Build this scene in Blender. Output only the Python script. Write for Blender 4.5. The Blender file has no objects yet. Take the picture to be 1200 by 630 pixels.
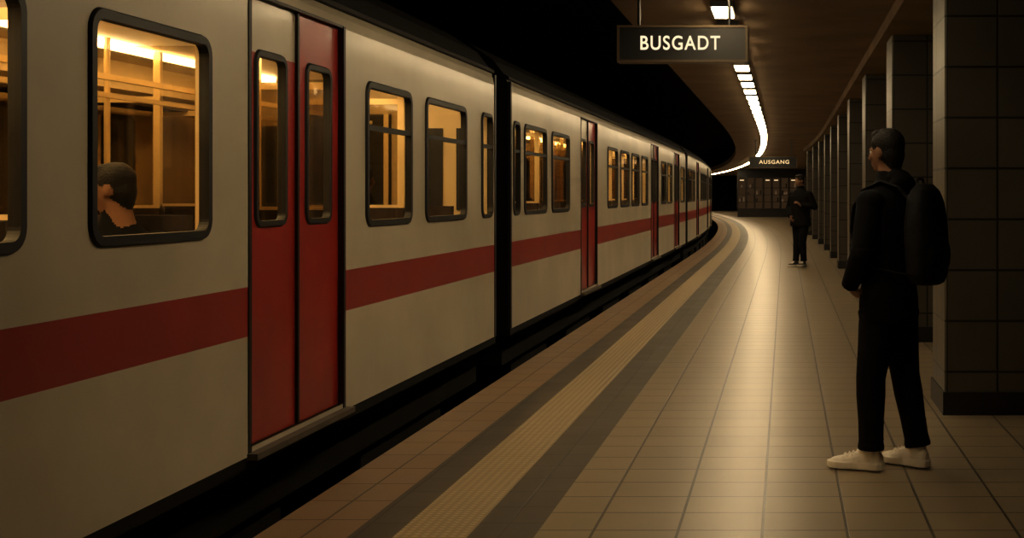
import bpy, bmesh, math, random
from mathutils import Vector, Matrix
from mathutils.bvhtree import BVHTree
random.seed(4)
S = bpy.context.scene
COL = S.collection

# ------------------------------------------------------------------ track curvature (real curve of the station)
def bend(y):
    return -((y-30.0)**2)/1040.0 if y > 30 else 0.0

# ------------------------------------------------------------------ materials
def newmat(name):
    m = bpy.data.materials.new(name); m.use_nodes = True
    nt = m.node_tree; nt.nodes.clear()
    return m, nt, nt.nodes, nt.links

def pbr(name, col, rough=0.5, metal=0.0, spec=0.5, noise=0.0, nscale=6.0, bump=0.0, bscale=40.0, coat=0.0, emit=None, es=0.0, rvar=0.0):
    m, nt, N, L = newmat(name)
    o = N.new('ShaderNodeOutputMaterial'); b = N.new('ShaderNodeBsdfPrincipled')
    L.new(b.outputs[0], o.inputs[0])
    b.inputs['Base Color'].default_value = (*col, 1)
    b.inputs['Roughness'].default_value = rough
    b.inputs['Metallic'].default_value = metal
    b.inputs['Specular IOR Level'].default_value = spec
    b.inputs['Coat Weight'].default_value = coat
    b.inputs['Coat Roughness'].default_value = 0.14
    if emit:
        b.inputs['Emission Color'].default_value = (*emit, 1)
        b.inputs['Emission Strength'].default_value = es
    tc = N.new('ShaderNodeTexCoord')
    n = N.new('ShaderNodeTexNoise'); n.inputs['Scale'].default_value = nscale; n.inputs['Detail'].default_value = 5
    L.new(tc.outputs['Object'], n.inputs['Vector'])
    if noise > 0:
        r = N.new('ShaderNodeValToRGB')
        r.color_ramp.elements[0].position = 0.3; r.color_ramp.elements[1].position = 0.7
        r.color_ramp.elements[0].color = (*[c*(1-noise) for c in col], 1)
        r.color_ramp.elements[1].color = (*[min(1, c*(1+noise)) for c in col], 1)
        L.new(n.outputs['Fac'], r.inputs[0]); L.new(r.outputs[0], b.inputs['Base Color'])
    if rvar > 0:
        mr = N.new('ShaderNodeMapRange'); mr.inputs[3].default_value = max(0.02, rough-rvar); mr.inputs[4].default_value = rough+rvar
        L.new(n.outputs['Fac'], mr.inputs[0]); L.new(mr.outputs[0], b.inputs['Roughness'])
    if bump > 0:
        n2 = N.new('ShaderNodeTexNoise'); n2.inputs['Scale'].default_value = bscale; n2.inputs['Detail'].default_value = 4
        L.new(tc.outputs['Object'], n2.inputs['Vector'])
        bp = N.new('ShaderNodeBump'); bp.inputs['Strength'].default_value = bump; bp.inputs['Distance'].default_value = 0.01
        L.new(n2.outputs['Fac'], bp.inputs['Height']); L.new(bp.outputs[0], b.inputs['Normal'])
    return m

def tiled(name, c1, c2, mortar, bw, rh, ox=0.0, oy=0.0, msize=0.006, rough=0.35, bump=0.4, rvar=0.1, spec=0.5, nz=0.12):
    m, nt, N, L = newmat(name)
    o = N.new('ShaderNodeOutputMaterial'); b = N.new('ShaderNodeBsdfPrincipled')
    L.new(b.outputs[0], o.inputs[0])
    uv = N.new('ShaderNodeUVMap'); uv.uv_map = 'UVMap'
    mp = N.new('ShaderNodeMapping'); mp.inputs['Location'].default_value = (ox+200*bw, oy+200*rh, 0)
    L.new(uv.outputs[0], mp.inputs[0])
    bt = N.new('ShaderNodeTexBrick'); bt.offset = 0.0; bt.squash = 1.0
    L.new(mp.outputs[0], bt.inputs['Vector'])
    bt.inputs['Scale'].default_value = 1.0
    bt.inputs['Mortar Size'].default_value = msize; bt.inputs['Mortar Smooth'].default_value = 0.2
    bt.inputs['Brick Width'].default_value = bw; bt.inputs['Row Height'].default_value = rh
    bt.inputs['Color1'].default_value = (*c1, 1); bt.inputs['Color2'].default_value = (*c2, 1); bt.inputs['Mortar'].default_value = (*mortar, 1)
    n = N.new('ShaderNodeTexNoise'); n.inputs['Scale'].default_value = 2.3; n.inputs['Detail'].default_value = 3
    L.new(uv.outputs[0], n.inputs['Vector'])
    mr = N.new('ShaderNodeMapRange'); mr.inputs[1].default_value = 0.3; mr.inputs[2].default_value = 0.7
    mr.inputs[3].default_value = 1-nz; mr.inputs[4].default_value = 1+nz
    L.new(n.outputs['Fac'], mr.inputs[0])
    vm = N.new('ShaderNodeVectorMath'); vm.operation = 'SCALE'
    L.new(bt.outputs['Color'], vm.inputs[0]); L.new(mr.outputs[0], vm.inputs['Scale'])
    L.new(vm.outputs[0], b.inputs['Base Color'])
    b.inputs['Specular IOR Level'].default_value = spec
    m2 = N.new('ShaderNodeMapRange'); m2.inputs[3].default_value = rough-rvar; m2.inputs[4].default_value = rough+rvar
    L.new(n.outputs['Fac'], m2.inputs[0]); L.new(m2.outputs[0], b.inputs['Roughness'])
    bp = N.new('ShaderNodeBump'); bp.inputs['Strength'].default_value = bump; bp.inputs['Distance'].default_value = 0.004; bp.invert = True
    L.new(bt.outputs['Fac'], bp.inputs['Height']); L.new(bp.outputs[0], b.inputs['Normal'])
    return m

def emis(name, col, s):
    m, nt, N, L = newmat(name)
    o = N.new('ShaderNodeOutputMaterial'); e = N.new('ShaderNodeEmission')
    e.inputs[0].default_value = (*col, 1); e.inputs[1].default_value = s
    L.new(e.outputs[0], o.inputs[0]); return m

def glassmat(name, tint, ior=1.45):
    m, nt, N, L = newmat(name)
    o = N.new('ShaderNodeOutputMaterial'); t = N.new('ShaderNodeBsdfTransparent'); g = N.new('ShaderNodeBsdfGlossy')
    t.inputs[0].default_value = (*tint, 1); g.inputs['Roughness'].default_value = 0.04; g.inputs[0].default_value = (.9, .9, .9, 1)
    f = N.new('ShaderNodeFresnel'); f.inputs[0].default_value = ior
    mx = N.new('ShaderNodeMixShader'); L.new(f.outputs[0], mx.inputs[0]); L.new(t.outputs[0], mx.inputs[1]); L.new(g.outputs[0], mx.inputs[2])
    L.new(mx.outputs[0], o.inputs[0]); return m

M = {}
M['white'] = pbr('train_paint_cream', (.56, .50, .385), .38, noise=.14, nscale=1.3, bump=.03, bscale=3, coat=.20, rvar=.08)
M['red'] = pbr('train_paint_red', (.38, .026, .018), .38, noise=.16, nscale=2, coat=.2, bump=.02, bscale=3)
M['stripe'] = pbr('train_stripe_red', (.33, .030, .024), .40, noise=.10, nscale=2, coat=.1)
M['rubber'] = pbr('black_rubber', (.005, .005, .005), .5)
M['dark'] = pbr('dark_underframe', (.006, .0055, .005), .8, noise=.3, spec=.2)
M['roof'] = pbr('roof_grey', (.012, .011, .010), .7, noise=.2, spec=.3)
M['sill'] = pbr('door_sill', (.13, .11, .085), .5, metal=.4, noise=.2)
M['intwall'] = pbr('interior_panel', (.68, .55, .33), .4, noise=.12, nscale=1.5)
M['intfloor'] = pbr('interior_floor', (.05, .04, .03), .5)
M['seat'] = pbr('seat_fabric', (.03, .018, .012), .8, noise=.3, nscale=30)
M['pole'] = pbr('grab_pole', (.98, .80, .48), .3, metal=.2)
M['tube'] = emis('interior_light', (1.0, .70, .33), 21.0)
M['glass'] = glassmat('window_glass', (.88, .82, .70), 1.38)
M['glassfar'] = glassmat('window_glass_outer', (.2, .18, .15), 1.5)
M['glassint'] = glassmat('partition_glass', (.50, .42, .28), 1.5)
M['steel'] = pbr('rail_steel', (.06, .055, .05), .5, metal=.8)
M['edge'] = tiled('edge_tiles', (.30, .195, .10), (.26, .168, .088), (.06, .04, .025), 0.40, 0.36, rough=.46, ox=.02)
M['darkband'] = tiled('dark_band_tiles', (.066, .056, .041), (.058, .049, .037), (.03, .026, .02), 0.6, 0.3, rough=.5)
M['tile'] = tiled('platform_tiles', (.255, .205, .134), (.235, .189, .124), (.026, .020, .014), 0.36, 0.31, ox=.096, rough=.36, rvar=.025, msize=.007, nz=.08, spec=.5, bump=.25)
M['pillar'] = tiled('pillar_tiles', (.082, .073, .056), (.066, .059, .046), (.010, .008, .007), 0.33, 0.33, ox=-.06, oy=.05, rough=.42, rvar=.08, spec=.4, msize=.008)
M['plinth'] = pbr('pillar_plinth', (.008, .007, .007), .5)
M['ceil'] = pbr('ceiling_concrete', (.22, .15, .08), .85, noise=.2, nscale=1.2, bump=.2, bscale=9)
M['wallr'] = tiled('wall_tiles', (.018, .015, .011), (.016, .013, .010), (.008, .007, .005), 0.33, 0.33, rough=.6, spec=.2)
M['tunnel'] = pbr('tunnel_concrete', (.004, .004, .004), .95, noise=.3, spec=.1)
M['lamp'] = emis('lamp_diffuser', (1.0, .76, .44), 34.0)
M['lampoff'] = pbr('lamp_diffuser_off', (.4, .38, .33), .4)
M['housing'] = pbr('lamp_housing', (.03, .024, .018), .5)
M['signblk'] = pbr('sign_black', (.004, .004, .004), .35)
M['signfrm'] = pbr('sign_frame', (.08, .055, .03), .4, metal=.3)
M['signtxt'] = emis('sign_text_glow', (1.0, .80, .52), 1.05)
M['signtxt2'] = emis('sign_text_amber', (1.0, .70, .34), 1.0)
M['warmdim'] = emis('kiosk_warm_glow', (1.0, .55, .24), 0.035)
M['warmmid'] = emis('kiosk_shelf_glow', (1.0, .60, .30), 0.10)
M['warmspot'] = emis('kiosk_lamp', (1.0, .72, .42), .9)

def tactile():
    m, nt, N, L = newmat('tactile_paving')
    o = N.new('ShaderNodeOutputMaterial'); b = N.new('ShaderNodeBsdfPrincipled'); L.new(b.outputs[0], o.inputs[0])
    uv = N.new('ShaderNodeUVMap'); uv.uv_map = 'UVMap'
    w = N.new('ShaderNodeTexWave'); w.inputs['Scale'].default_value = 8.0; w.bands_direction = 'X'
    w2 = N.new('ShaderNodeTexWave'); w2.inputs['Scale'].default_value = 8.0; w2.bands_direction = 'Y'
    L.new(uv.outputs[0], w.inputs[0]); L.new(uv.outputs[0], w2.inputs[0])
    mu = N.new('ShaderNodeMath'); mu.operation = 'MULTIPLY'
    L.new(w.outputs['Fac'], mu.inputs[0]); L.new(w2.outputs['Fac'], mu.inputs[1])
    bp = N.new('ShaderNodeBump'); bp.inputs['Strength'].default_value = .8; bp.inputs['Distance'].default_value = .006
    L.new(mu.outputs[0], bp.inputs['Height']); L.new(bp.outputs[0], b.inputs['Normal'])
    r = N.new('ShaderNodeValToRGB'); r.color_ramp.elements[0].color = (.26, .20, .115, 1); r.color_ramp.elements[1].color = (.44, .355, .22, 1)
    L.new(mu.outputs[0], r.inputs[0]); L.new(r.outputs[0], b.inputs['Base Color'])
    b.inputs['Roughness'].default_value = .5
    return m
M['tactile'] = tactile()

# ------------------------------------------------------------------ mesh builder
class MB:
    def __init__(s): s.v = []; s.f = []; s.m = []; s.ml = []
    def mi(s, k):
        if k not in s.ml: s.ml.append(k)
        return s.ml.index(k)
    def poly(s, pts, k):
        i = len(s.v); s.v += [tuple(p) for p in pts]; s.f.append(tuple(range(i, i+len(pts)))); s.m.append(s.mi(k))
    def box(s, x0, x1, y0, y1, z0, z1, k, step=1.5, skip=''):
        n = 1
        if y1 > 29: n = max(1, int(math.ceil((y1-y0)/step)))
        ys = [y0+(y1-y0)*i/n for i in range(n+1)]
        for a, b in zip(ys[:-1], ys[1:]):
            s.poly([(x0, a, z1), (x1, a, z1), (x1, b, z1), (x0, b, z1)], k)
            s.poly([(x0, a, z0), (x0, b, z0), (x1, b, z0), (x1, a, z0)], k)
            s.poly([(x0, a, z0), (x0, a, z1), (x0, b, z1), (x0, b, z0)], k)
            s.poly([(x1, a, z0), (x1, b, z0), (x1, b, z1), (x1, a, z1)], k)
        s.poly([(x0, y0, z0), (x1, y0, z0), (x1, y0, z1), (x0, y0, z1)], k)
        s.poly([(x0, y1, z0), (x0, y1, z1), (x1, y1, z1), (x1, y1, z0)], k)
    def cyl(s, c, r, h, axis, k, n=16):
        cx, cy, cz = c
        def P(a, t):
            u, v = r*math.cos(a), r*math.sin(a)
            return {'z': (cx+u, cy+v, cz+t), 'x': (cx+t, cy+u, cz+v), 'y': (cx+v, cy+t, cz+u)}[axis]
        A = [2*math.pi*i/n for i in range(n)]
        for i in range(n):
            a, b = A[i], A[(i+1) % n]
            s.poly([P(a, 0), P(b, 0), P(b, h), P(a, h)], k)
        s.poly([P(a, h) for a in A], k); s.poly([P(a, 0) for a in reversed(A)], k)
    def build(s, name, parent=None, warp=True, merge=False, smooth=False):
        me = bpy.data.meshes.new(name)
        vv = [(x+(bend(y) if warp else 0), y, z) for x, y, z in s.v]
        me.from_pydata(vv, [], s.f)
        for k in s.ml: me.materials.append(M[k])
        me.polygons.foreach_set('material_index', s.m)
        uvl = me.uv_layers.new(name='UVMap')
        for p, f in zip(me.polygons, s.f):
            a, b, c = [Vector(s.v[f[i]]) for i in (0, 1, 2)]
            n = (b-a).cross(c-a); ax = max(range(3), key=lambda q: abs(n[q]))
            for li, vi in zip(p.loop_indices, f):
                x, y, z = s.v[vi]
                uvl.data[li].uv = {0: (y, z), 1: (x, z), 2: (x, y)}[ax]
        if smooth:
            me.polygons.foreach_set('use_smooth', [True]*len(me.polygons))
        me.update()
        ob = bpy.data.objects.new(name, me); COL.objects.link(ob)
        if parent: ob.parent = parent
        return ob

def empty(name, loc=(0, 0, 0), rz=0.0):
    e = bpy.data.objects.new(name, None); COL.objects.link(e); e.location = loc; e.rotation_euler = (0, 0, rz); e.empty_display_size = .2
    return e

# ------------------------------------------------------------------ platform
Y0, Y1 = -9.0, 116.0
def strip(mb, x0, x1, z, k, ya=Y0, yb=Y1):
    y = ya
    while y < yb-1e-6:
        e = min(y+1.5, yb)
        mb.poly([(x0, y, z), (x1, y, z), (x1, e, z), (x0, e, z)], k); y = e
fl = MB()
XE = -2.22
strip(fl, XE, -1.83, 0, 'edge'); strip(fl, -1.83, -1.64, 0, 'darkband'); strip(fl, -1.64, -1.33, 0, 'tactile')
strip(fl, -1.33, -1.05, 0, 'darkband'); strip(fl, -1.05, 4.6, 0, 'tile')
y = Y0
while y < Y1:
    e = min(y+1.5, Y1)
    fl.poly([(XE, y, 0), (XE, e, 0), (XE, e, -1.15), (XE, y, -1.15)], 'dark')
    y = e
fl.build('floor')
tb = MB()
tb.box(-6.4, XE, Y0, Y1, -1.30, -1.15, 'dark')
tb.build('track_bed')
rl = MB()
for x in (-3.08, -4.52):
    rl.box(x-.035, x+.035, Y0, Y1, -1.0, -.96, 'steel'); rl.box(x-.012, x+.012, Y0, Y1, -1.10, -1.0, 'steel'); rl.box(x-.07, x+.07, Y0, Y1, -1.15, -1.10, 'steel')
rl.build('rails')
c = MB(); c.box(-1.50, 4.6, Y0, Y1, 3.10, 3.35, 'ceil')
c.box(0.95, 1.85, Y0, 47.2, 2.98, 3.10, 'ceil'); c.build('ceiling')
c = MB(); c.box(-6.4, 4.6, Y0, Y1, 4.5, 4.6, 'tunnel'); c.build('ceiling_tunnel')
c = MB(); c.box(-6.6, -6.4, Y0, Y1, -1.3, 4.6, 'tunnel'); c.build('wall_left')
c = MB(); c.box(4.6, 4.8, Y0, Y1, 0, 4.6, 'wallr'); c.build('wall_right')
c = MB(); c.box(-6.6, 4.8, Y0-.2, Y0, -1.3, 4.6, 'tunnel'); c.build('wall_back')
c = MB(); c.box(-6.6, 4.8, Y1, Y1+.2, -1.3, 4.6, 'tunnel'); c.build('wall_front')

# ------------------------------------------------------------------ pillars
py = 8.5-4.2*4
while py < 47:
    p = MB(); sx = bend(py)
    x0, x1, y0, y1 = 1.037+sx, 1.74+sx, py, py+.69
    ch = .012
    pts = [(x0+ch, y0), (x1-ch, y0), (x1, y0+ch), (x1, y1-ch), (x1-ch, y1), (x0+ch, y1), (x0, y1-ch), (x0, y0+ch)]
    for i in range(8):
        a, b = pts[i], pts[(i+1) % 8]
        p.poly([(a[0], a[1], .15), (b[0], b[1], .15), (b[0], b[1], 2.98), (a[0], a[1], 2.98)], 'pillar')
    p.box(x0-.012, x1+.012, y0-.012, y1+.012, 0, .15, 'plinth')
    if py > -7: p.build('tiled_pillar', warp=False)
    py += 4.2

# ------------------------------------------------------------------ ceiling lights (the lamps at this end of the platform are switched off)
LX = -.55
lt = MB(); hs = MB()
y = 11.30-1.28*15
while y < 112:
    lt.box(LX-.085, LX+.085, y, y+.62, 3.035, 3.05, 'lamp' if y > 4.2 else 'lampoff')
    hs.box(LX-.10, LX+.10, y-.02, y+.64, 3.051, 3.099, 'housing')
    y += 1.28
root = empty('ceiling_light_row')
lt.build('lamp_diffusers', root); hs.build('lamp_housings', root)

# ------------------------------------------------------------------ train
XS = -2.5; XF = -5.1
ZW0, ZW1 = 1.235, 2.115
def ring(mb, x, y0, y1, z0, z1, r, w, k, out=.014, n=6):
    def rr(ya, yb, za, zb, r):
        P = []
        for (cy, cz, a0) in ((yb-r, zb-r, 0), (ya+r, zb-r, 90), (ya+r, za+r, 180), (yb-r, za+r, 270)):
            for i in range(n+1):
                a = math.radians(a0+90*i/n); P.append((cy+r*math.cos(a), cz+r*math.sin(a)))
        return P
    A = rr(y0, y1, z0, z1, r); B = rr(y0+w, y1-w, z0+w, z1-w, max(.02, r-w)); 
    A2 = rr(y0+.008, y1-.008, z0+.008, z1-.008, r-.008)
    q = len(A)
    for i in range(q):
        j = (i+1) % q
        mb.poly([(x, *A[i]), (x, *A[j]), (x+out, *A2[j]), (x+out, *A2[i])], k)
        mb.poly([(x+out, *A2[i]), (x+out, *A2[j]), (x+out, *B[j]), (x+out, *B[i])], k)
        mb.poly([(x+out, *B[i]), (x+out, *B[j]), (x-.03, *B[j]), (x-.03, *B[i])], k)

def cells(mb, x, ybs, zbs, holes, matf, flip=False):
    for ya, yb in zip(ybs[:-1], ybs[1:]):
        ym = (ya+yb)/2
        for za, zb in zip(zbs[:-1], zbs[1:]):
            zm = (za+zb)/2
            if any(h[0] < ym < h[1] and h[2] < zm < h[3] for h in holes): continue
            mb.poly([(x, ya, za), (x, yb, za), (x, yb, zb), (x, ya, zb)], matf(ym, zm))

train = empty('subway_train')
def car(idx, ya, yb, wins, doors, detail=True):
    b = MB(); fr = MB(); gl = MB(); it = MB(); tu = MB()
    ins = .03
    holes = [(a+ins, c-ins, ZW0+ins, ZW1-ins) for a, c in wins] + [(a, c, .25, 2.37) for a, c in doors]
    FZ0, FZ1 = 1.16, 2.02
    fh = []
    for a, c in wins:
        if c-a > .6:
            w_ = (c-a)
            fh.append((a+.06, a+w_*.5-.07, FZ0, FZ1)); fh.append((a+w_*.5+.07, c-.06, FZ0, FZ1))
    for a, c in doors:
        m_ = (a+c)/2
        fh.append((a+.12, m_-.1, FZ0, FZ1)); fh.append((m_+.1, c-.12, FZ0, FZ1))
    ybs = {ya, yb}
    for h in holes+fh: ybs |= {h[0], h[1]}
    yy = math.ceil(ya)
    while yy < yb:
        if yy > 28 and min(abs(yy-q) for q in ybs) > .3: ybs.add(yy)
        yy += 1.5
    ybs = sorted(ybs)
    zbs = [.21, .25, .77, 1.0, ZW0+ins, ZW1-ins, 2.2, 2.37]
    cells(b, XS, ybs, zbs, holes, lambda y, z: 'stripe' if .77 < z < 1.0 else 'white')
    prof = [(0, 2.37), (-.012, 2.43), (-.035, 2.475)]
    roof = [(-.035, 2.475), (-.01, 2.48), (-.012, 2.505), (-.06, 2.53), (-.16, 2.66), (-.40, 2.82), (-.80, 2.94), (-1.3, 2.98), (-1.8, 2.94), (-2.2, 2.82), (-2.44, 2.66), (-2.55, 2.52), (-2.6, 2.37)]
    for P, k in ((prof, 'white'), (roof, 'roof')):
        for (xa, za), (xb, zb) in zip(P[:-1], P[1:]):
            for c0, c1 in zip(ybs[:-1], ybs[1:]):
                b.poly([(XS+xa, c0, za), (XS+xa, c1, za), (XS+xb, c1, zb), (XS+xb, c0, zb)], k)
    # far side
    cells(b, XF, ybs, [.21, .77, 1.0, FZ0, FZ1, 2.37], fh, lambda y, z: 'white')
    cells(it, XF+.02, ybs, [.25, FZ0, FZ1, 2.40], fh, lambda y, z: 'intwall')
    for h in fh:
        gl.poly([(XF+.01, h[0], h[2]), (XF+.01, h[1], h[2]), (XF+.01, h[1], h[3]), (XF+.01, h[0], h[3])], 'glassfar')
        if detail: ring(it, XF+.02, h[0]-.02, h[1]+.02, h[2]-.02, h[3]+.02, .06, .04, 'rubber')
    b.box(XF, XS-.001, ya, yb, .15, .21, 'dark')
    for ye in (ya+.01, yb-.01):
        out = [(XS, .21), (XS, 2.37)] + [(XS+x_, z_) for x_, z_ in roof] + [(XF, .21)]
        b.poly([(x_, ye, z_) for x_, z_ in out], 'dark')
    for ye, sg in ((ya+.06, 1), (yb-.06, -1)):
        it.poly([(XF+.02, ye, .25), (XS-.06, ye, .25), (XS-.06, ye, 2.4), (XF+.02, ye, 2.4)], 'intwall')
        # end-of-saloon door and bulkhead windows in light frames
        for x0, x1, z0, z1 in ((-4.22, -3.38, .30, 2.12), (-3.20, -2.94, 1.3, 2.0), (-2.82, -2.66, 1.3, 2.0), (-4.92, -4.36, 1.2, 2.02)):
            e0, e1 = sorted((ye+sg*.004, ye+sg*.02)); it.box(x0, x1, e0, e1, z0, z1, 'rubber')
            if x1-x0 > .7:
                e0, e1 = sorted((ye+sg*.02, ye+sg*.03)); it.box(x0+.06, x1-.06, e0, e1, z0+.03, 1.05, 'seat'); it.box(x0+.1, x0+.14, e0-.02, e1+.02, .9, 1.5, 'pole')
                it.box(x0+.02, x0+.06, e0, e1, z0, z1, 'pole'); it.box(x1-.06, x1-.02, e0, e1, z0, z1, 'pole')
    fr.box(XS-.02, XS+.006, ya, ya+.05, .21, 2.46, 'rubber'); fr.box(XS-.02, XS+.006, yb-.05, yb, .21, 2.46, 'rubber')
    for a, c in wins:
        ring(fr, XS, a, c, ZW0, ZW1, min(.09, (c-a)*.4), .042 if c-a > .6 else .032, 'rubber')
        gl.poly([(XS-.015, a+.03, ZW0+.03), (XS-.015, c-.03, ZW0+.03), (XS-.015, c-.03, ZW1-.03), (XS-.015, a+.03, ZW1-.03)], 'glass')
        if a > 7: fr.box(XS-.025, XS+.010, a+.03, c-.03, 1.82, 1.85, 'rubber')
        if detail and c-a > .6:
            for q, (xs0, xs1) in enumerate(((-3.40, -2.62), (-4.98, -4.20))):
                for yb_, d in ((a-.10, 1), (c+.10, -1)):
                    y1_, y2_ = sorted((yb_, yb_+d*.07)); it.box(xs0, xs1, y1_, y2_, .62, 1.34, 'seat')
                    y1_, y2_ = sorted((yb_+d*.05, yb_+d*.46)); it.box(xs0, xs1, y1_, y2_, .60, .70, 'seat')
                    it.box(xs0+.1, xs1-.1, min(y1_, y2_)+.1, max(y1_, y2_)-.1, .25, .60, 'intfloor')
                ys_ = a-.065 if q == 0 else c+.06
                gl.poly([(xs0+.03, ys_, 1.36), (xs1-.03, ys_, 1.36), (xs1-.03, ys_, 2.06), (xs0+.03, ys_, 2.06)], 'glassint')
                it.box(xs0, xs1, ys_-.012, ys_+.012, 2.05, 2.09, 'pole'); it.box(xs0, xs1, ys_-.012, ys_+.012, 1.33, 1.36, 'pole')
                it.box(xs0, xs0+.045, ys_-.02, ys_+.02, .7, 2.39, 'pole'); it.box(xs1-.045, xs1, ys_-.02, ys_+.02, .7, 2.39, 'pole')
            it.cyl((-3.46, c-.15, .25), .018, 2.14, 'z', 'pole', 10); it.cyl((-4.14, a+.2, .25), .018, 2.14, 'z', 'pole', 10)
    if detail:
        it.box(-3.50, -3.47, ya+.3, yb-.3, 2.02, 2.05, 'pole'); it.box(-4.14, -4.11, ya+.3, yb-.3, 2.02, 2.05, 'pole')
        it.box(-2.85, -2.58, ya+.3, yb-.3, 2.19, 2.205, 'pole'); it.box(-4.98, -4.70, ya+.3, yb-.3, 2.08, 2.10, 'seat')
    for a, c in doors:
        m = (a+c)/2
        for q, (l0, l1) in enumerate(((a, m), (m, c))):
            w0, w1 = (l0+.115, l1-.13) if q == 0 else (l0+.125, l1-.13)
            hh = (w0+.02, w1-.02, 1.29, 2.11)
            xb = XS-.028
            def mf(y_, z_, q=q): return 'white' if (q == 0 and z_ > 2.11) else 'red'
            cells(fr, xb, [l0, hh[0], hh[1], l1], [.25, hh[2], hh[3], 2.37], [hh], mf)
            ring(fr, xb, w0, w1, 1.27, 2.13, .07, .034, 'rubber', out=.012)
            gl.poly([(xb-.01, w0+.02, 1.29), (xb-.01, w1-.02, 1.29), (xb-.01, w1-.02, 2.11), (xb-.01, w0+.02, 2.11)], 'glass')
        fr.box(XS-.035, XS-.012, m-.012, m+.012, .25, 2.37, 'rubber')
        fr.box(XS-.03, XS+.006, a-.02, a+.012, .21, 2.38, 'rubber'); fr.box(XS-.03, XS+.006, c-.012, c+.02, .21, 2.38, 'rubber')
        fr.box(XS-.03, XS+.002, a, c, 2.37, 2.385, 'rubber')
        fr.box(XS-.05, XS+.05, a-.03, c+.05, .195, .225, 'sill')
        if detail:
            for yy_ in (a-.22, c+.22):
                it.box(-3.40, -2.60, yy_-.015, yy_+.015, .25, 1.25, 'intwall')
                gl.poly([(-3.39, yy_, 1.25), (-2.63, yy_, 1.25), (-2.63, yy_, 2.1), (-3.39, yy_, 2.1)], 'glassint')
                it.box(-3.43, -3.38, yy_-.025, yy_+.025, .25, 2.38, 'pole')
                it.box(-2.64, -2.58, yy_-.03, yy_+.03, .25, 2.38, 'intwall')
                it.box(-4.98, -4.20, yy_-.015, yy_+.015, .25, 1.25, 'intwall')
                gl.poly([(-4.97, yy_, 1.25), (-4.22, yy_, 1.25), (-4.22, yy_, 2.1), (-4.97, yy_, 2.1)], 'glassint')
                it.box(-4.22, -4.17, yy_-.03, yy_+.03, .25, 2.38, 'pole')
    it.box(XF+.02, XS-.06, ya+.1, yb-.1, .212, .25, 'intfloor')
    it.box(XF+.02, XS-.05, ya+.1, yb-.1, 2.40, 2.43, 'intwall')
    it.box(XF+.03, XF+.25, ya+.1, yb-.1, 2.20, 2.40, 'intwall')
    for x in (-3.15, -4.3):
        tu.box(x-.06, x+.06, ya+.4, yb-.4, 2.365, 2.395, 'tube')
    b.box(XF+.12, XS-.12, ya+.2, yb-.2, -.15, .15, 'dark')
    n = max(1, int((yb-ya)/3.2))
    for i in range(n):
        y0 = ya+.8+i*3.2
        b.box(XF+.2, XS-.16, y0, min(y0+1.9, yb-.3), -.62, -.15, 'dark')
    for yc in (ya+3.0, yb-3.0):
        for dy in (-.95, .95):
            for xx in (-3.14, -4.58):
                b.cyl((xx, yc+dy, -.56), .40, .12, 'x', 'steel', 24)
        b.box(-2.88, -2.72, yc-1.5, yc+1.5, -.72, -.50, 'dark'); b.box(-4.88, -4.72, yc-1.5, yc+1.5, -.72, -.50, 'dark')
    g = empty('car_%d' % idx); g.parent = train
    b.build('body_%d' % idx, g); fr.build('frames_%d' % idx, g); gl.build('glazing_%d' % idx, g); it.build('interior_%d' % idx, g); tu.build('saloon_lights_%d' % idx, g)

car(1, -8.6, 11.3, [(-7.6, -6.5), (-6.1, -5.0), (-2.4, -1.3), (-.9, .2), (3.3, 4.3), (4.69, 5.69), (7.79, 8.75), (9.08, 10.25), (10.76, 11.17)],
    [(-4.5, -3.2), (1.2, 2.5), (6.11, 7.41)])
W2 = [(.12, .42), (.62, 1.8), (2.1, 3.25), (6.5, 7.6), (7.95, 9.05), (9.4, 10.5), (10.85, 11.9), (14.5, 15.6), (15.9, 17.0), (19.4, 20.7)]
D2 = [(4.13, 5.5), (12.5, 13.9), (17.6, 19.0)]
for i, ys in enumerate((11.9, 33.6, 55.3, 77.0)):
    car(2+i, ys, ys+21.1, [(a+ys, b_+ys) for a, b_ in W2], [(a+ys, b_+ys) for a, b_ in D2], detail=(i < 2))
gw = MB()
for yg in (11.3, 33.0, 54.7, 76.4):
    for j in range(5):
        y0 = yg+j*.12
        gw.box(-4.6, -2.98, y0+.01, y0+.11, .2, 2.45, 'rubber'); gw.box(-4.55, -3.03, y0-.01, y0+.13, .25, 2.4, 'dark')
gw.build('gangway_bellows', train)

# ------------------------------------------------------------------ hanging signs
def text(name, body, size, loc, mat, parent, width=None):
    cu = bpy.data.curves.new(name, 'FONT'); cu.body = body; cu.size = size; cu.extrude = .004; cu.offset = size*.012
    cu.align_x = 'CENTER'; cu.align_y = 'CENTER'; cu.space_character = 1.15
    o = bpy.data.objects.new(name, cu); COL.objects.link(o); o.location = loc; o.rotation_euler = (math.pi/2, 0, 0)
    o.data.materials.append(mat); o.parent = parent
    if width:
        bpy.context.view_layer.update()
        s_ = width/max(.01, o.dimensions.x); o.scale = (s_, 1, 1)
    return o
def sign(x0, x1, z0, z1, y, body, tsize, twidth, tx, tmat, rods):
    e = empty('hanging_sign'); b = MB(); f = .018
    b.box(x0+f, x1-f, y+.012, y+.16, z0+f, z1-f, 'signblk')
    b.box(x0, x1, y, y+.17, z0, z0+f, 'signfrm'); b.box(x0, x1, y, y+.17, z1-f, z1, 'signfrm')
    b.box(x0, x0+f, y, y+.17, z0+f, z1-f, 'signfrm'); b.box(x1-f, x1, y, y+.17, z0+f, z1-f, 'signfrm')
    for xr in rods:
        b.cyl((xr, y+.08, z1), .014, 3.1-z1, 'z', 'signblk', 10)
        b.box(xr-.04, xr+.04, y+.04, y+.12, 3.085, 3.1, 'signblk')
    b.build('sign_box', e, warp=False)
    text('sign_text', body, tsize, (tx, y+.006, (z0+z1)/2), tmat, e, twidth)
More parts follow.
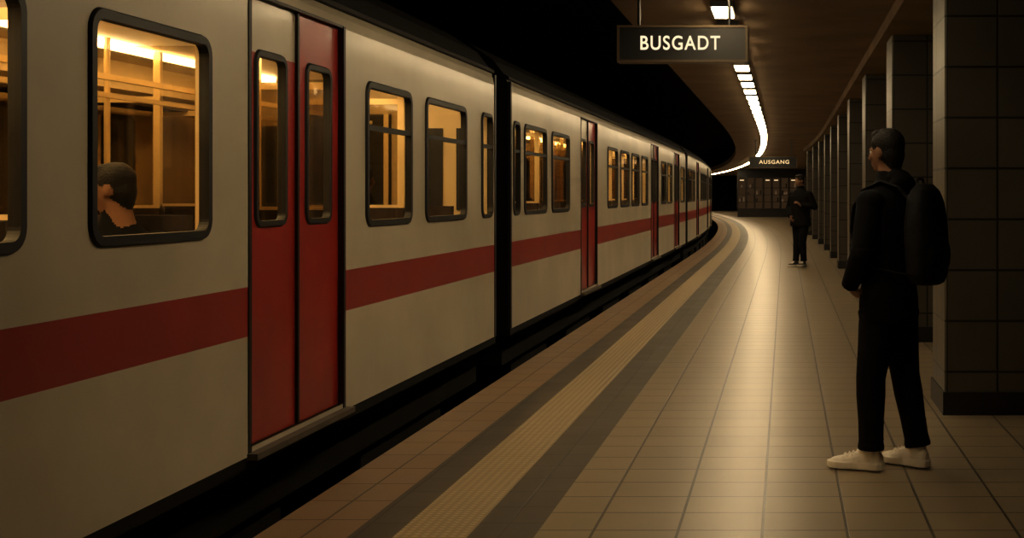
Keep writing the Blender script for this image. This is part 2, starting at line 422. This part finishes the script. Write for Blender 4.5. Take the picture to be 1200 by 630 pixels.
sign(-1.35, -.30, 2.495, 2.79, 10.5, 'BUSGADT', .158, .64, -.845, M['signtxt'], (-1.18, -.45))
sign(-1.1, .36, 2.25, 2.60, 40.0, 'AUSGANG', .16, .92, -.33, M['signtxt2'], (-.9, .2))

# ------------------------------------------------------------------ lit kiosk standing at the far end of the platform
kb = MB(); ke = empty('station_kiosk')
KX0, KX1, KY = -3.05, 1.35, 84.0
kb.box(KX0, KX1, KY+.2, KY+2.5, 0, 3.05, 'signblk')
kb.box(KX0, KX1, KY, KY+.2, 0, .5, 'plinth'); kb.box(KX0, KX1, KY, KY+.2, 2.6, 3.05, 'plinth')
n = 8
for i in range(n+1):
    x = KX0+(KX1-KX0)*i/n; kb.box(x-.04, x+.04, KY, KY+.2, .5, 2.6, 'housing')
rk = random.Random(9)
for i in range(n):
    x = KX0+(KX1-KX0)*(i+.5)/n; w = (KX1-KX0)/n/2-.06
    kb.box(x-w, x+w, KY+.14, KY+.19, .55, 2.5, 'warmdim')
    for zz in (.95, 1.4, 1.85):
        kb.box(x-w, x+w, KY+.06, KY+.13, zz, zz+.04, 'housing')
        for t in range(3):
            if rk.random() < .55:
                xx = x-w+.03+t*(2*w-.06)/3; kb.box(xx, xx+.1, KY+.07, KY+.12, zz+.04, zz+.04+rk.uniform(.12, .3), rk.choice(['warmmid', 'housing', 'warmdim']))
    if i in (0, 3, 4, 6): kb.box(x-.13, x+.13, KY+.05, KY+.11, 2.33, 2.39, 'warmspot')
kb.build('kiosk_front', ke, warp=False)

# ------------------------------------------------------------------ figures
class Part:
    def __init__(s): s.v = []; s.f = []; s.t = []
    def tube(s, pts, rads, tag, n=20, ref=(1, 0, 0)):
        pts = [Vector(p) for p in pts]; R = [(r, r) if not isinstance(r, tuple) else r for r in rads]
        base = len(s.v); ref = Vector(ref)
        for i, p in enumerate(pts):
            t = (pts[min(i+1, len(pts)-1)]-pts[max(i-1, 0)]).normalized()
            u = (ref-t*ref.dot(t)).normalized(); w = t.cross(u)
            for j in range(n):
                a = 2*math.pi*j/n; s.v.append(p+u*math.cos(a)*R[i][0]+w*math.sin(a)*R[i][1])
        for i in range(len(pts)-1):
            for j in range(n):
                k = (j+1) % n
                s.f.append((base+i*n+j, base+i*n+k, base+(i+1)*n+k, base+(i+1)*n+j)); s.t.append(tag)
        s.f.append(tuple(base+j for j in reversed(range(n)))); s.t.append(tag)
        s.f.append(tuple(base+(len(pts)-1)*n+j for j in range(n))); s.t.append(tag)
    def ell(s, c, r, tag, n=20, m=12, mat=None):
        c = Vector(c); base = len(s.v)
        def P(th, ph):
            q = Vector((r[0]*math.sin(th)*math.cos(ph), r[1]*math.sin(th)*math.sin(ph), r[2]*math.cos(th)))
            if mat: q = mat @ q
            return c+q
        s.v.append(P(0, 0))
        for i in range(1, m):
            for j in range(n): s.v.append(P(math.pi*i/m, 2*math.pi*j/n))
        s.v.append(P(math.pi, 0)); last = len(s.v)-1
        for j in range(n):
            k = (j+1) % n
            s.f.append((base, base+1+j, base+1+k)); s.t.append(tag)
            for i in range(m-2):
                s.f.append((base+1+i*n+j, base+1+(i+1)*n+j, base+1+(i+1)*n+k, base+1+i*n+k)); s.t.append(tag)
            s.f.append((base+1+(m-2)*n+j, last, base+1+(m-2)*n+k)); s.t.append(tag)
    def merge(s, o, mat=None):
        b = len(s.v); s.v += [(mat @ v if mat else v) for v in o.v]; s.f += [tuple(i+b for i in f) for f in o.f]; s.t += o.t
    def remesh(s, name, voxel, mats, parent, smooth=4):
        me = bpy.data.meshes.new(name+'_src'); me.from_pydata([tuple(v) for v in s.v], [], s.f); me.update()
        ob = bpy.data.objects.new(name+'_src', me); COL.objects.link(ob)
        r = ob.modifiers.new('r', 'REMESH'); r.mode = 'VOXEL'; r.voxel_size = voxel
        if smooth:
            sm = ob.modifiers.new('s', 'SMOOTH'); sm.factor = .5; sm.iterations = smooth
        dg = bpy.context.evaluated_depsgraph_get(); dg.update()
        nm = bpy.data.meshes.new_from_object(ob.evaluated_get(dg))
        bpy.data.objects.remove(ob)
        nm.name = name
        bvh = BVHTree.FromPolygons(s.v, s.f)
        nm.materials.clear()
        for m_ in mats: nm.materials.append(m_)
        idx = []
        for p in nm.polygons:
            hit = bvh.find_nearest(p.center); idx.append(s.t[hit[2]] if hit[2] is not None else 0)
        nm.polygons.foreach_set('material_index', idx)
        nm.polygons.foreach_set('use_smooth', [True]*len(idx))
        nm.update()
        o = bpy.data.objects.new(name, nm); COL.objects.link(o); o.parent = parent
        return o

skin = pbr('skin', (.26, .14, .085), .6, noise=.05, nscale=20, spec=.3)
hair = pbr('black_hair', (.008, .006, .005), .6, bump=.6, bscale=120, spec=.3)
def cloth(name, col, r=.9): return pbr(name, col, r, noise=.25, nscale=8, bump=.6, bscale=12, spec=.12)
eyew = pbr('eye_white', (.5, .48, .42), .2); eyed = pbr('eye_iris', (.02, .012, .008), .15)

def hand(P, wrist, d, palm_n, curl=.35, tag=0, side=1):
    d = Vector(d).normalized(); n_ = Vector(palm_n); n_ = (n_-d*n_.dot(d)).normalized(); s_ = d.cross(n_)*side
    w = Vector(wrist)
    P.tube([w-d*.04, w, w+d*.03, w+d*.065, w+d*.092], [(.026, .021), (.026, .019), (.037, .017), (.041, .016), (.036, .012)], tag, 16, ref=s_)
    for off, ln, sp in ((-.030, .060, -.10), (-.0105, .074, -.03), (.0105, .080, .03), (.031, .072, .10)):
        base = w+d*.085+s_*off; dd = (d+s_*sp).normalized(); pts = [base-dd*.01]; p = base.copy(); a = 0
        for q, fr_ in enumerate((.45, .32, .23)):
            pts.append(p.copy()); a += curl*(1.0 if q else .6)
            p = p+(dd*math.cos(a)+n_*math.sin(a))*ln*fr_
        pts.append(p)
        P.tube(pts, [.0095, .0095, .0088, .0080, .0062], tag, 10, ref=s_); P.ell(p, (.0064,)*3, tag, 8, 6)
    b = w+d*.025+s_*.032; t1 = b+(d*.55+s_*.65+n_*.3).normalized()*.042; t2 = t1+(d*.9+s_*.15+n_*.4).normalized()*.030
    P.tube([b-s_*.015, b, t1, t2], [.013, .0135, .011, .008], tag, 10, ref=n_); P.ell(t2, (.008,)*3, tag, 8, 6)

def shoe(name, loc, rz, mats, parent):
    P = Part()
    prof = [(.098, .022, .074), (.086, .037, .092), (.05, .043, .108), (.01, .042, .112), (-.03, .043, .100), (-.07, .047, .080), (-.11, .051, .067), (-.15, .049, .060), (-.185, .038, .050), (-.203, .020, .036)]
    n = 20
    for (y, w, h) in prof:
        for j in range(n):
            a = 2*math.pi*j/n; x = w*math.copysign(abs(math.cos(a))**.8, math.cos(a)); z = math.sin(a)
            z = .012 if z < 0 else .012+(h-.012)*z**.75
            if math.sin(a) < 0: z = .012+.010*math.sin(a)
            P.v.append(Vector((x, y, z)))
    for i in range(len(prof)-1):
        for j in range(n):
            k = (j+1) % n; P.f.append((i*n+j, (i+1)*n+j, (i+1)*n+k, i*n+k)); P.t.append(0)
    P.f.append(tuple(range(n))); P.t.append(0); P.f.append(tuple((len(prof)-1)*n+j for j in reversed(range(n)))); P.t.append(0)
    P.tube([(0, .03, .05), (0, .035, .105), (0, .037, .128)], [(.043, .052), (.042, .050), (.040, .046)], 0)
    P.tube([(0, -.02, .10), (0, -.01, .125), (0, -.004, .142)], [(.026, .010), (.025, .008), (.022, .006)], 0)   # tongue
    out = [(-.0, .110), (.028, .103), (.043, .078), (.045, .03), (.042, -.02), (.048, -.07), (.056, -.11), (.055, -.155), (.040, -.195), (.014, -.215)]
    ring_ = out+[(-x, y) for x, y in reversed(out[1:])]
    b = len(P.v)
    for z in (.0, .036): P.v += [Vector((x, y, z)) for x, y in ring_]
    q = len(ring_)
    for i in range(q): P.f.append((b+i, b+(i+1) % q, b+q+(i+1) % q, b+q+i)); P.t.append(1)
    P.f.append(tuple(b+i for i in reversed(range(q)))); P.t.append(1); P.f.append(tuple(b+q+i for i in range(q))); P.t.append(1)
    for i in range(4):
        y = -.045-.023*i; z = .097-.0075*i
        P.tube([(-.030, y, z-.014), (0, y, z+.003), (.030, y, z-.014)], [.005]*3, 1, 8, ref=(0, 1, 0))
    o = P.remesh(name, .0042, mats, parent, 2); o.location = loc; o.rotation_euler = (0, 0, rz)
    zmin = min(v.co.z for v in o.data.vertices); o.location.z = loc[2]-zmin
    return o

def headpart(tuft=True):
    H = Part()
    H.ell((0, .012, .135), (.074, .093, .094), 2); H.ell((0, -.022, .085), (.061, .066, .083), 2)
    H.ell((0, -.042, .030), (.040, .038, .028), 2)
    H.tube([(0, -.082, .128), (0, -.094, .105), (0, -.109, .082)], [.007, .010, .013], 2, 12); H.ell((0, -.098, .079), (.018, .013, .010), 2)
    H.ell((0, -.076, .128), (.046, .014, .010), 2); H.ell((0, -.084, .053), (.024, .011, .006), 2); H.ell((0, -.083, .043), (.021, .011, .006), 2)
    for sx in (-1, 1):
        H.ell((sx*.077, .010, .100), (.010, .021, .033), 2); H.ell((sx*.045, -.055, .09), (.02, .02, .02), 2)
    H.tube([(0, .028, -.12), (0, .022, -.03), (0, .012, .06)], [.062, .058, .057], 2)
    H.ell((0, .022, .152), (.082, .099, .086), 3); H.ell((0, .048, .098), (.071, .066, .086), 3); H.ell((0, .055, .055), (.056, .043, .06), 3)
    if tuft:
        H.ell((0, -.020, .208), (.058, .054, .028), 3)
        for i in range(26):
            a = random.uniform(0, 6.28); r_ = random.uniform(.01, .055)
            H.ell((r_*math.cos(a), .010+r_*1.1*math.sin(a), .230-r_*.20), (.013, .015, .012), 3, 10, 6)
    return H

def figure(name, loc, rz, J, cols, voxel=.007, headyaw=0.0, headtilt=0.0, shoes=None, hood=False, bulk=1.0, leg=1.0, scale=1.0):
    root = empty(name, loc, rz); root.scale = (scale,)*3; jk, tr = cols
    mats = [jk, tr, skin, hair]
    P = Part(); pz = J['pz']; lean = J.get('lean', 0.0)
    st = [(-.10, .168, .125), (-.06, .182, .135), (0, .180, .132), (.09, .168, .122), (.22, .170, .122), (.36, .190, .132), (.47, .200, .126), (.535, .188, .108), (.585, .130, .084), (.625, .074, .072), (.66, .066, .066)]
    P.tube([(0, lean*max(0, z)+.0, pz+z) for z, a, b in st], [(a*(bulk if z < .5 else 1), b*(bulk if z < .6 else 1)) for z, a, b in st], 0, 28)
    P.ell((0, 0, pz-.05), (.155, .115, .09), 1)
    for s_ in ('L', 'R'):
        h, k, a = [Vector(J[q+s_]) for q in ('hip', 'knee', 'ank')]
        P.ell(h, (.092, .098, .10), 1)
        P.tube([h, h.lerp(k, .3), h.lerp(k, .7), k, k.lerp(a, .25), k.lerp(a, .6), a.lerp(k, .12), a.lerp(k, .05), a],
               [(x*leg, y*leg) for x, y in [(.090, .098), (.088, .097), (.075, .082), (.067, .073), (.065, .073), (.058, .064), (.055, .062), (.060, .067), (.057, .066)]], 1, 22)
        P.ell(k, (.066*leg, .072*leg, .066), 1)
        for q in (.30, .62, .85): P.ell(k.lerp(a, q)+Vector((0, .004, 0)), (.063*leg*(1-.12*q), .070*leg*(1-.12*q), .010), 1)
        sh, el, wr = [Vector(J[q+s_]) for q in ('sh', 'el', 'wr')]
        P.ell(sh, (.070*bulk, .072*bulk, .066), 0)
        P.tube([sh, sh.lerp(el, .4), sh.lerp(el, .85), el, el.lerp(wr, .3), el.lerp(wr, .8), wr],
               [r_*bulk for r_ in (.066, .063, .056, .054, .054, .046, .043)], 0, 18, ref=(.3, 1, .1)); P.ell(el, (.054*bulk,)*3, 0)
        for q in (.70, .82, .94): P.ell(sh.lerp(el, q), (.060*bulk, .061*bulk, .011), 0)
    P.tube([(0, 0, pz-.125), (0, 0, pz-.075)], [(.178*bulk, .135*bulk), (.186*bulk, .141*bulk)], 0, 28)
    nb = Vector((0, lean*.62, pz+.60))
    P.tube([nb+Vector((0, .01, 0)), nb+Vector((0, .012, .07))], [(.084, .082), (.070, .072)], 0, 24)
    if hood:
        P.ell(nb+Vector((0, .085, .0)), (.11, .055, .065), 0); P.ell(nb+Vector((0, .06, .045)), (.090, .055, .038), 0)
    hm = Matrix.Translation(nb+Vector((0, -.015, .068))) @ Matrix.Rotation(headyaw, 4, 'Z') @ Matrix.Rotation(headtilt, 4, 'X')
    P.merge(headpart(), hm)
    P.remesh('body', voxel, mats, root, 4)
    E = Part()
    for sx in (-1, 1):
        E.ell((sx*.030, -.070, .113), (.012, .012, .011), 0, 12, 8); E.ell((sx*.030, -.0795, .113), (.0055, .004, .0055), 1, 10, 6)
    me = bpy.data.meshes.new('eyes'); me.from_pydata([tuple(hm @ v) for v in E.v], [], E.f); me.materials.append(eyew); me.materials.append(eyed)
    me.polygons.foreach_set('material_index', E.t); me.update(); eo = bpy.data.objects.new('eyes', me); COL.objects.link(eo); eo.parent = root
    for i, s_ in enumerate(('L', 'R')):
        if 'hand'+s_ in J:
            d, n_, sd, cu = J['hand'+s_]; HP = Part(); hand(HP, J['wr'+s_], d, n_, cu, 0, sd)
            HP.remesh('hand_'+s_, .0035, [skin], root, 1)
    if shoes:
        for s_ in ('L', 'R'):
            a = J['ank'+s_]; shoe('shoe_'+s_, (a[0], a[1]-.035, a[2]-.105), J.get('toe'+s_, 0), shoes, root)
    return root

black1 = cloth('jacket_black', (.0085, .0085, .010)); black2 = cloth('trousers_black', (.0075, .0075, .010))
white = pbr('sneaker_white', (.84, .80, .72), .6, noise=.08, nscale=30); sole = pbr('sneaker_sole', (.86, .82, .75), .6)
dshoe = pbr('shoe_dark', (.03, .027, .025), .5)
MR = math.radians
ROT = MR(-124)
JN = dict(pz=.93, hipL=(.085, 0, .90), kneeL=(.108, -.050, .50), ankL=(.105, -.05, .115), hipR=(-.085, 0, .90), kneeR=(-.108, .040, .50), ankR=(-.125, .11, .115),
          shL=(.192, -.005, 1.44), elL=(.262, -.015, 1.17), wrL=(.185, -.135, .99), shR=(-.192, .005, 1.445), elR=(-.262, .03, 1.16), wrR=(-.245, -.05, .92),
          handL=((-.8, .10, -.65), (-1, .3, 0), 1, .4), handR=((0, -.1, -1), (1, 0, 0), 1, .45), toeL=MR(12), toeR=MR(-6))
man_loc = Vector((.542, 6.83, 0))
SC = .968
figure('man_standing', man_loc, ROT, JN, (black1, black2), .0062, headyaw=MR(-8), headtilt=MR(4), shoes=[white, sole], hood=True, bulk=1.09, leg=1.11, scale=SC)

# backpack
bp = empty('backpack', man_loc, ROT); bp.scale = (SC,)*3
bpm = pbr('backpack_fabric', (.0075, .0075, .009), .75, noise=.2, nscale=20, bump=.4, bscale=25, spec=.25)
BP = Part()
prof = [(1.00, .08, .05), (1.015, .120, .070), (1.06, .150, .084), (1.2, .160, .092), (1.34, .154, .088), (1.44, .136, .076), (1.50, .108, .058), (1.535, .06, .03)]
n = 32
for z, a, d in prof:
    for j in range(n):
        t = 2*math.pi*j/n; cx, sy = math.cos(t), math.sin(t)
        BP.v.append(Vector((a*math.copysign(abs(cx)**.75, cx), .226+(1.3-z)*.03+d*math.copysign(abs(sy)**.8, sy), z)))
for i in range(len(prof)-1):
    for j in range(n):
        k_ = (j+1) % n; BP.f.append((i*n+j, i*n+k_, (i+1)*n+k_, (i+1)*n+j)); BP.t.append(0)
BP.f.append(tuple(reversed(range(n)))); BP.t.append(0); BP.f.append(tuple((len(prof)-1)*n+j for j in range(n))); BP.t.append(0)
BP.ell((0, .298, 1.16), (.120, .042, .12), 0)
for z in (1.30, 1.40):
    BP.tube([(-.12, .290-(z-1.27)*.1, z), (0, .316-(z-1.27)*.1, z+.012), (.12, .290-(z-1.27)*.1, z)], [.006]*3, 0, 8, ref=(0, 0, 1))
BP.tube([(-.04, .19, 1.52), (-.03, .19, 1.56), (.03, .19, 1.56), (.04, .19, 1.52)], [.009]*4, 0, 8, ref=(0, 1, 0))
for sx in (-1, 1):
    pts = [(sx*.085, .17, 1.45), (sx*.098, .115, 1.515), (sx*.108, .02, 1.545), (sx*.115, -.085, 1.50), (sx*.125, -.140, 1.41), (sx*.138, -.150, 1.28), (sx*.170, -.10, 1.16), (sx*.188, .03, 1.09), (sx*.14, .18, 1.06)]
    BP.tube(pts, [(.030, .009)]*5+[(.026, .008)]*2+[(.014, .006)]*2, 0, 12, ref=(1, 0, .2))
BP.remesh('pack', .006, [bpm], bp, 2)

# far pedestrian
JF = dict(pz=.93, hipL=(.085, 0, .90), kneeL=(.075, -.05, .50), ankL=(.055, .03, .115), hipR=(-.085, 0, .90), kneeR=(-.075, -.02, .50), ankR=(-.07, -.07, .115),
          shL=(.182, .005, 1.445), elL=(.29, .05, 1.19), wrL=(.12, -.20, 1.22), shR=(-.182, .005, 1.445), elR=(-.29, .03, 1.18), wrR=(-.16, -.13, 1.0),
          handL=((-.4, -.5, .5), (-.6, 0, -.6), -1, .6), handR=((.5, -.4, -.6), (.6, .4, 0), 1, .5), toeL=MR(10), toeR=MR(-10))
figure('pedestrian', (.31, 26.0, 0), MR(-32), JF, (cloth('coat_dark', (.009, .008, .008)), cloth('jeans_dark', (.009, .009, .012))), .009, headyaw=MR(-20), headtilt=MR(12), shoes=[dshoe, sole], bulk=1.22, leg=1.08)

# seated passengers
def seated(loc, rz, hy, sc=1.0, tilt=0.0):
    J = dict(pz=.575, hipL=(.09, -.02, .545), kneeL=(.10, -.40, .56), ankL=(.10, -.42, .11), hipR=(-.09, -.02, .545), kneeR=(-.10, -.40, .56), ankR=(-.10, -.40, .11),
             shL=(.182, .02, 1.09), elL=(.22, -.02, .83), wrL=(.10, -.20, .72), shR=(-.182, .02, 1.09), elR=(-.22, -.02, .83), wrR=(-.10, -.20, .72),
             handL=((-.3, -.9, -.2), (0, 0, -1), 1, .4), handR=((.3, -.9, -.2), (0, 0, -1), -1, .4))
    figure('seated_passenger', loc, rz, J, (black1, black2), .010, headyaw=hy, headtilt=tilt, shoes=[dshoe, dshoe], scale=sc)
seated((-2.86, 5.60, .25), 0, MR(-88), .89, MR(8))
seated((-3.02, 9.36, .25), MR(180), MR(-10), .95)
seated((-3.02, 14.45, .25), MR(180), MR(10))

# ------------------------------------------------------------------ world, camera, colour
w = bpy.data.worlds.new('World'); S.world = w; w.use_nodes = True
bg = w.node_tree.nodes['Background']; bg.inputs[0].default_value = (.02, .014, .008, 1); bg.inputs[1].default_value = .1
cam = bpy.data.cameras.new('camera'); co = bpy.data.objects.new('camera', cam); COL.objects.link(co)
co.location = (0, 0, 1.43); co.rotation_euler = (math.pi/2, 0, 0)
cam.sensor_width = 36; cam.lens = 46.0; cam.shift_x = -320/1200; cam.shift_y = -87/1200; cam.clip_end = 400; cam.clip_start = .05
S.camera = co
S.view_settings.view_transform = 'Standard'
S.view_settings.look = 'None'
S.view_settings.exposure = 0.16
S.view_settings.gamma = 0.87
